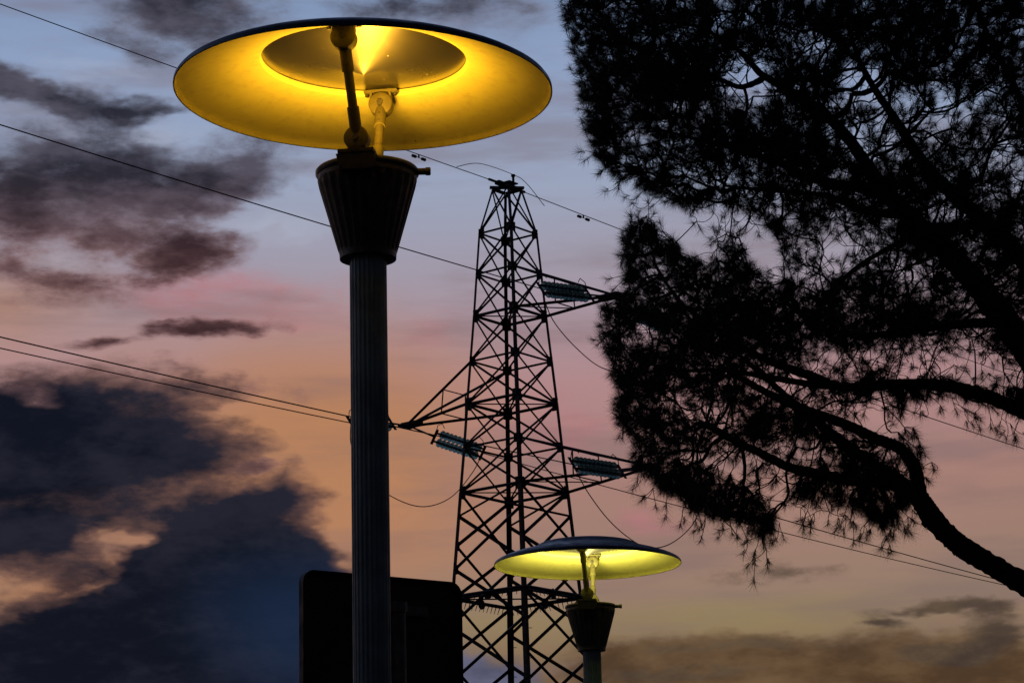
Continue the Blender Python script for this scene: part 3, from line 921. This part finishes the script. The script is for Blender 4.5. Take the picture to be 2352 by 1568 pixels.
fork = Vector((8.35, 26.0, 3.4))
limb([(TB + Vector((0, 0, -.1)), .42), (TB + Vector((-.05, -.05, .5)), .34), (TB + Vector((-.12, -.1, 2)), .31), (fork, .30)], 'trunk')
limb([(fork - Vector((0, 0, .25)), .17), (Vector((7.1, 25.6, 4.6)), .155), (2480, 1422, 27, .2), (2352, 1341, 25, 0), (2240, 1275, 24, -.15), (2195, 1244, 23.5, -.2), (2158, 1208, 23, -.3), (2131, 1172, 23, -.35), (2108, 1138, 21, -.4)])
limb([(2112, 1150, 18, -.4), (2103, 1080, 15, -.5), (2070, 1032, 13, -.6), (2011, 1006, 12, -.7), (1931, 970, 11, -.9), (1851, 942, 11, -1.1), (1763, 902, 8, -1.3), (1670, 850, 5, -1.5)])
limb([(2108, 1142, 18, -.4), (2060, 1100, 15, -.2), (2011, 1070, 14, 0), (1971, 1042, 13, .2), (1911, 998, 13, .4), (1871, 962, 11, .6), (1811, 914, 8, .8), (1740, 850, 6, 1.0), (1660, 780, 4, 1.2), (1600, 690, 3, 1.2)])
limb([(2120, 1160, 16, -.4), (2070, 1120, 14, -.5), (2035, 1110, 12.5, -.6), (1951, 1102, 12, -.9), (1871, 1086, 11, -1.1), (1811, 1072, 10, -1.3), (1751, 1042, 9, -1.5), (1691, 1014, 8, -1.6), (1643, 986, 7, -1.7), (1607, 970, 6, -1.8)])
limb([(fork - Vector((0, 0, .2)), .19), (Vector((7.2, 26.0, 5.3)), .16), (2520, 1030, 20, .6), (2352, 946, 17, .5), (2242, 902, 15.5, .4), (2154, 884, 13.5, .3), (2045, 883, 12, .2), (1935, 889, 10.5, .1), (1870, 866, 11, 0), (1782, 835, 9, -.1), (1717, 804, 7, -.2), (1651, 760, 5, -.3), (1560, 690, 4, -.4), (1500, 600, 3, -.4)])
limb([(1935, 889, 9, .1), (1850, 880, 8, .4), (1760, 865, 7, .6), (1660, 850, 5, .8), (1560, 850, 4, 1.0), (1470, 830, 3, 1.0)])
limb([(fork, .27), (Vector((7.2, 25.9, 5.9)), .22), (2520, 1010, 36, .0), (2400, 862, 33, -.2), (2300, 722, 30, -.4), (2200, 605, 27, -.5), (2110, 520, 23, -.6), (2036, 441, 18, -.6), (1987, 373, 14, -.5), (1946, 315, 14, -.4), (1880, 250, 11, -.2), (1800, 200, 9, 0), (1748, 170, 8, .1), (1699, 118, 6, .2), (1620, 70, 4, .3), (1520, 40, 3, .3)])
limb([(2050, 455, 14, -.6), (1985, 432, 13, -.8), (1924, 425, 12, -.9), (1856, 405, 10, -1.0), (1797, 378, 7, -1.1), (1700, 345, 5, -1.2), (1600, 320, 4, -1.3), (1480, 290, 3, -1.3)])
limb([(2085, 495, 11, -.6), (2030, 490, 10, -.3), (1969, 477, 9, .1), (1901, 450, 7, .4), (1800, 440, 5, .8), (1680, 430, 4, 1.0)])
limb([(1748, 184, 8, .1), (1700, 200, 6, -.3), (1640, 180, 5, -.6), (1560, 190, 4, -.8), (1440, 160, 3, -1.0)])
limb([(fork + Vector((.1, .1, -.1)), .22), (Vector((7.9, 26.6, 6.2)), .19), (2560, 830, 34, 1.2), (2440, 690, 26, 1.3), (2352, 598, 22, 1.4), (2261, 508, 19, 1.4), (2194, 450, 19, 1.4), (2126, 382, 15, 1.3), (2060, 280, 11, 1.2), (2000, 190, 8, 1.2), (1960, 100, 6, 1.2), (1940, -40, 5, 1.2)])
limb([(2261, 515, 12, 1.4), (2205, 520, 10, 1.0), (2150, 522, 8, .6), (2060, 560, 6, .2), (1960, 620, 5, 0), (1880, 700, 4, 0)])
limb([(2300, 740, 13, -.4), (2200, 745, 10, -.9), (2080, 760, 8, -1.4), (1980, 770, 7, -1.6), (1880, 750, 5, -1.7), (1800, 690, 4, -1.7)])
limb([(2440, 690, 18, 1.3), (2420, 520, 15, 1.8), (2390, 350, 12, 2.2), (2330, 200, 9, 2.4), (2260, 60, 7, 2.4), (2200, -120, 5, 2.3)])
limb([(fork, .20), (Vector((9.4, 27.0, 5.4)), .17), (Vector((10.3, 27.6, 7.2)), .13), (Vector((11.2, 28, 8.8)), .08), (Vector((11.9, 28.2, 10.2)), .04)])
limb([(Vector((7.9, 26.6, 6.2)), .14), (Vector((8.4, 27.6, 8.2)), .11), (Vector((8.6, 28.3, 10.0)), .08), (Vector((8.3, 28.6, 11.6)), .04)])

for (pa, pb, ra, rb) in [((2140, 1194), (2122, 1205), 9, 7), ((1700, 1018), (1668, 1000), 5, 4), ((2090, 890), (2070, 915), 4, 2)]:
    limb([(pa[0], pa[1], ra, -.3), ((pa[0] + pb[0]) / 2 + 2, (pa[1] + pb[1]) / 2 - 2, (ra + rb) / 2, -.32), (pb[0], pb[1], rb, -.35)], 'broken_stub')
GAP = np.array([(1455, 440), (1540, 500), (1600, 530), (1640, 500), (1700, 512), (1762, 528), (1790, 590), (1795, 655), (1770, 652), (1735, 600), (1700, 530), (1665, 528), (1635, 590), (1610, 600), (1560, 560), (1505, 500)], float)
CROWN = np.array([(1300, -60), (1305, 40), (1318, 130), (1335, 200), (1350, 290), (1362, 345), (1392, 385), (1432, 408), (1470, 418), (1500, 445), (1545, 458), (1590, 480),
    (1625, 465), (1680, 470), (1735, 495), (1768, 515), (1785, 565), (1800, 618), (1790, 655), (1760, 640), (1738, 605), (1715, 560), (1690, 525), (1655, 525), (1640, 565), (1622, 605),
    (1585, 590), (1548, 552), (1515, 520), (1490, 492), (1455, 505), (1436, 545), (1432, 590), (1448, 640), (1430, 672), (1398, 705), (1378, 740), (1392, 790), (1412, 850), (1428, 890),
    (1420, 930), (1432, 978), (1462, 1010), (1455, 1050), (1482, 1092), (1540, 1128), (1600, 1165), (1650, 1185), (1705, 1188), (1730, 1225), (1770, 1225), (1782, 1165), (1830, 1142),
    (1900, 1165), (1945, 1165), (1990, 1178), (2040, 1205), (2070, 1180), (2085, 1120), (2102, 1085), (2122, 1040), (2112, 1000), (2085, 960), (2065, 925), (2150, 905), (2200, 905),
    (2262, 930), (2352, 945), (2520, 975), (2760, 980), (3020, 880), (3190, 600), (3150, 200), (2900, -180), (2420, -400), (1820, -380), (1460, -240)], float)


def inside(pts, poly):
    x, y = pts[:, 0], pts[:, 1]; r_ = np.zeros(len(pts), bool); j = len(poly) - 1
    for i in range(len(poly)):
        xi, yi = poly[i]; xj, yj = poly[j]
        c_ = ((yi > y) != (yj > y)) & (x < (xj - xi) * (y - yi) / (yj - yi + 1e-9) + xi)
        r_ ^= c_; j = i
    return r_


def edge_dist(pts, poly):
    d = np.full(len(pts), 1e9)
    for i in range(len(poly)):
        a = poly[i - 1]; b = poly[i]; ab = b - a
        t = np.clip(((pts - a) @ ab) / (ab @ ab), 0, 1)
        d = np.minimum(d, np.hypot(*(pts - a - t[:, None] * ab).T))
    return d


# sparse spots where the sky shows through: (px, py, rx, ry, thinning)
HOLES = [(1718, 195, 52, 46, .97), (1860, 110, 60, 40, .6), (1990, 200, 60, 55, .75), (1950, 300, 45, 35, .5), (2010, 330, 60, 50, .6), (1690, 470, 60, 25, .4),
         (1810, 560, 40, 60, .5), (1960, 560, 80, 45, .72), (1880, 620, 70, 35, .65), (2080, 640, 60, 45, .6), (2190, 480, 60, 40, .5), (1800, 880, 95, 40, .72),
         (1930, 830, 90, 35, .55), (2120, 820, 110, 45, .6), (2260, 850, 100, 50, .72), (2200, 770, 80, 40, .5), (1960, 950, 90, 35, .72), (2040, 960, 70, 45, .8), (1700, 1060, 90, 35, .8),
         (1830, 1040, 70, 26, .7), (1900, 1130, 120, 26, .62), (1480, 760, 40, 26, .7), (1560, 920, 70, 35, .4), (1490, 330, 90, 30, .35), (1700, 395, 120, 30, .4), (1600, 250, 60, 30, .3),
         (2130, 260, 70, 60, .5), (2290, 380, 70, 60, .45), (2060, 1060, 40, 50, .55), (1640, 960, 60, 35, .65), (1780, 1120, 50, 50, .55), (2200, 690, 60, 30, .4), (1560, 1010, 70, 30, .45)]


def thin(pts):
    k = np.ones(len(pts))
    for (x, y, rx, ry, s_) in HOLES:
        d = np.hypot((pts[:, 0] - x) / rx, (pts[:, 1] - y) / ry)
        k *= 1 - s_ * np.clip(1.5 - d, 0, 1)
    return k


def value_noise(p, cell, seed):
    r2 = np.random.default_rng(seed); tab = r2.random((64, 64, 64))
    q = p / cell; i = np.floor(q).astype(int); f = q - i; f = f * f * (3 - 2 * f); o_ = 0
    for a in (0, 1):
        for b in (0, 1):
            for c_ in (0, 1):
                wgt = (f[:, 0] if a else 1 - f[:, 0]) * (f[:, 1] if b else 1 - f[:, 1]) * (f[:, 2] if c_ else 1 - f[:, 2])
                o_ = o_ + wgt * tab[(i[:, 0] + a) % 64, (i[:, 1] + b) % 64, (i[:, 2] + c_) % 64]
    return o_


fw, rc, uc, cm = (np.array(v) for v in (FWD, RTC, UPC, CAM))


def P3n(px, py, Y):
    d = fw[None] + rc[None] * ((px - W0 / 2) / F0)[:, None] + uc[None] * ((H0 / 2 - py) / F0)[:, None]
    return cm[None] + d * (Y / d[:, 1])[:, None]


def sample(nw, x0, x1, y0, y1):
    got = []
    tot = 0
    while tot < nw:
        p = np.stack([rng.uniform(x0, x1, 6000), rng.uniform(y0, y1, 6000)], 1)
        p = p[inside(p, CROWN)]
        e = edge_dist(p, CROWN)
        th = np.clip(e / 150, 0, 1) ** .6 * 2.6 + .15                      # the crown is thick in its middle
        Y = PY + .5 + rng.uniform(-1, 1, len(p)) * th
        q = P3n(p[:, 0], p[:, 1], Y)
        nz = value_noise(q + 50, .55, 3) * .6 + value_noise(q + 50, 1.1, 5) * .4
        dens = np.clip((nz - .30) * 3.6, .06, 1) * thin(p)
        edge_keep = np.clip(1.25 - e / 60, 0, 1)
        dens = np.maximum(dens, edge_keep * .75 * thin(p))
        k = rng.random(len(p)) < dens
        got.append(np.concatenate([q[k], p[k], e[k][:, None]], 1)); tot += k.sum()
    return np.concatenate(got)[:nw]


S1 = sample(6600, 1290, 2460, -100, 1290)
S2 = sample(1800, 1300, 3200, -410, 1010)
S2 = S2[(S2[:, 3] > 2460) | (S2[:, 4] < -100)]
SP = np.concatenate([S1, S2])
# hanging sprays along the underside
hang = []
for (x, y) in [(1735, 1262), (1752, 1235), (1772, 1222), (1700, 1200), (1745, 1195), (1660, 1200), (1985, 1205), (1940, 1180), (1905, 1175), (2045, 1215), (2075, 1205), (2020, 1200), (2060, 1180),
               (2140, 1062), (2125, 1095), (1600, 508), (1585, 495), (1490, 470), (1475, 440), (1425, 415), (1680, 490), (1735, 515), (1640, 490), (2190, 925), (2240, 945), (2300, 960), (2340, 965), (2120, 915),
               (1735, 1282), (1715, 1240), (1760, 1258), (1790, 1200), (1960, 1195), (2000, 1215), (2035, 1228), (2085, 1185), (2095, 1170), (1925, 1188), (1855, 1172), (2160, 930), (2215, 940), (2275, 958), (2320, 972), (1620, 1190), (1680, 1210), (1530, 1150), (1570, 1165), (1500, 1120), (1840, 1165), (1870, 1178), (1385, 390), (1365, 352)]:
    p = np.array([[x, y]], float); Y = np.array([PY + random.uniform(-1, 1)])
    hang.append(np.concatenate([P3n(p[:, 0], p[:, 1], Y)[0], p[0], [0]]))
SP = np.concatenate([SP, np.array(hang)])
pos = SP[:, :3]

# grow a twig net: every spray joins the nearest wood already there
nodes = [np.array(p) for (S_, rr) in limbs[1:] for p in S_[::3]]
par0 = len(nodes)
root_pts = np.array(nodes)
N = len(pos)
allp = np.concatenate([root_pts, pos]); plen = np.zeros(len(allp)); parent = np.full(len(allp), -1)
best = np.full(N, 1e9); bpar = np.zeros(N, int)
for i in range(0, par0):
    d = np.linalg.norm(pos - root_pts[i], axis=1)
    k = d < best; best[k] = d[k]; bpar[k] = i
done = np.zeros(N, bool)
order = []
for _ in range(N):
    i = int(np.argmin(np.where(done, 1e9, best)))
    done[i] = True; gi = par0 + i
    parent[gi] = bpar[i]; plen[gi] = plen[bpar[i]] + np.linalg.norm(pos[i] - allp[bpar[i]])
    order.append(gi)
    d = np.linalg.norm(pos - pos[i], axis=1) + .35 * plen[gi]
    k = (~done) & (d < best); best[k] = d[k]; bpar[k] = gi
cnt = np.ones(len(allp))
for gi in reversed(order): cnt[parent[gi]] += cnt[gi]

# twigs: bent tapering three-sided tubes, joined in one mesh
rad_of = lambda c_: np.minimum(.034, .0040 * c_ ** .42)
og = np.array(order); A_ = allp[parent[og]]; B_ = allp[og]
cc = np.array(P3(1960, 560, .5))
info = SP[og - par0]
out_ = B_ - A_; out_ /= np.linalg.norm(out_, axis=1)[:, None] + 1e-9
rad_ = B_ - cc; rad_ /= np.linalg.norm(rad_, axis=1)[:, None] + 1e-9
px, py, e = info[:, 3], info[:, 4], info[:, 5]
low = (py > 1040) | (e < 1) | ((py > 380) & (py < 520) & (px < 1800) & (e < 50)) | ((py > 850) & (px > 2060))
nt_ = np.where(e >= 1, rng.integers(3, 6, len(og)), rng.integers(2, 4, len(og)))
ii = np.repeat(np.arange(len(og)), nt_)
d = out_[ii] * .5 + rad_[ii] * .55 + rng.normal(0, .55, (len(ii), 3))
d[:, 2] += np.where(low[ii], -.85, .45) * rng.uniform(.3, 1.2, len(ii))
d /= np.linalg.norm(d, axis=1)[:, None] + 1e-9
tb = B_[ii]; tp = tb + d * rng.uniform(.05, .24, len(ii))[:, None]


def project(q):
    v = q - cm[None]; w_ = v @ fw
    return np.stack([W0 / 2 + F0 * (v @ rc) / w_, H0 / 2 - F0 * (v @ uc) / w_], 1)


tip = project(tp + d * .05)
ins = inside(tip, CROWN); ed = edge_dist(tip, CROWN)
keep = (ins | (ed < rng.uniform(2, 26, len(ed))) | (e[ii] < 1)) & (rng.random(len(ii)) < np.where(ed < 30, 1, thin(tip) ** .9))
keep &= ~inside(project(tp + d * .08), GAP) | (e[ii] < 1)
tb, tp, td = tb[keep], tp[keep], d[keep]


def twig_mesh(a, b, ra, rb, sag):
    t = b - a; L = np.linalg.norm(t, axis=1)[:, None] + 1e-9; t = t / L
    u = np.cross(t, np.array([[.3, .9, .2]])); u /= np.linalg.norm(u, axis=1)[:, None] + 1e-9; w = np.cross(t, u)
    side = (u * rng.normal(0, .10, (len(a), 1)) + w * rng.normal(0, .10, (len(a), 1))) * L
    V = np.empty((len(a), 5, 3, 3))
    for k in range(5):
        s_ = k / 4; bow = 4 * s_ * (1 - s_)
        c_ = a + t * L * s_ + side * bow; c_[:, 2] -= sag * bow * L[:, 0]
        r_ = (ra + (rb - ra) * s_)[:, None]
        for j_ in range(3):
            V[:, k, j_] = c_ + (u * math.cos(j_ * 2.0944) + w * math.sin(j_ * 2.0944)) * r_
    f = np.array([(k * 3 + j_, k * 3 + (j_ + 1) % 3, k * 3 + 3 + (j_ + 1) % 3, k * 3 + 3 + j_) for k in range(4) for j_ in range(3)])
    return V.reshape(-1, 3), (np.arange(len(a))[:, None, None] * 15 + f[None]).reshape(-1, 4)


rr_ = rad_of(cnt[og]); nn_ = len(tb)
V1, F1 = twig_mesh(A_, B_, rr_ * 1.15, rr_ * .9, rng.uniform(-.02, .12, len(og)))
V2, F2 = twig_mesh(tb, tp, np.full(nn_, .0042), np.full(nn_, .0034), rng.uniform(-.1, .25, nn_))
tvv = (np.concatenate([V1, V2]) - np.array(TB)[None]).astype(np.float32); tff = np.concatenate([F1, F2 + len(V1)]).astype(np.int32)


def raw_mesh(name, v, f):
    me = bpy.data.meshes.new(name); k = f.shape[1]
    me.vertices.add(len(v)); me.vertices.foreach_set('co', v.ravel())
    me.loops.add(f.size); me.loops.foreach_set('vertex_index', f.ravel())
    me.polygons.add(len(f)); me.polygons.foreach_set('loop_start', np.arange(0, f.size, k, dtype=np.int32))
    me.update(calc_edges=True)
    return me


me = raw_mesh('twigs', tvv, tff); me.materials.append(M['twig'])
tw = bpy.data.objects.new('twigs', me); C.objects.link(tw); tw.parent = pine; tw['kind'] = 'stuff'

# needles: every tuft is a brush of thin blades
NT = len(tp)
NN = 54
base = np.repeat(tp, NN, 0); ax_ = np.repeat(td, NN, 0)
back = rng.uniform(0, 1, NT * NN) ** 1.3
base = base - ax_ * (back * .07)[:, None]
spread = rng.normal(0, 1, (NT * NN, 3)); spread -= ax_ * (spread * ax_).sum(1)[:, None]
spread /= np.linalg.norm(spread, axis=1)[:, None] + 1e-9
ang = np.clip(np.abs(rng.normal(.78, .34, NT * NN)), .05, 1.35)
nd_ = ax_ * np.cos(ang)[:, None] + spread * np.sin(ang)[:, None]
nd_[:, 2] -= .06; nd_ /= np.linalg.norm(nd_, axis=1)[:, None]
ln = rng.uniform(.085, .145, NT * NN) * np.repeat(rng.uniform(.8, 1.12, NT), NN)
sd_ = np.cross(nd_, rng.normal(0, 1, (NT * NN, 3))); sd_ /= np.linalg.norm(sd_, axis=1)[:, None] + 1e-9
hw = .0014
verts = np.empty((NT * NN, 3, 3), np.float32)
verts[:, 0] = base - sd_ * hw; verts[:, 1] = base + sd_ * hw; verts[:, 2] = base + nd_ * ln[:, None]
verts = (verts.reshape(-1, 3) - np.array(TB)[None]).astype(np.float32)
nf = NT * NN
me = raw_mesh('needles', verts, np.arange(nf * 3, dtype=np.int32).reshape(-1, 3)); me.materials.append(M['needle'])
cr_ = bpy.data.objects.new('crown', me); C.objects.link(cr_); cr_.parent = pine; cr_['kind'] = 'stuff'
print('tufts', NT, 'needles', nf, 'twig faces', len(tff))
bpy.context.view_layer.update()
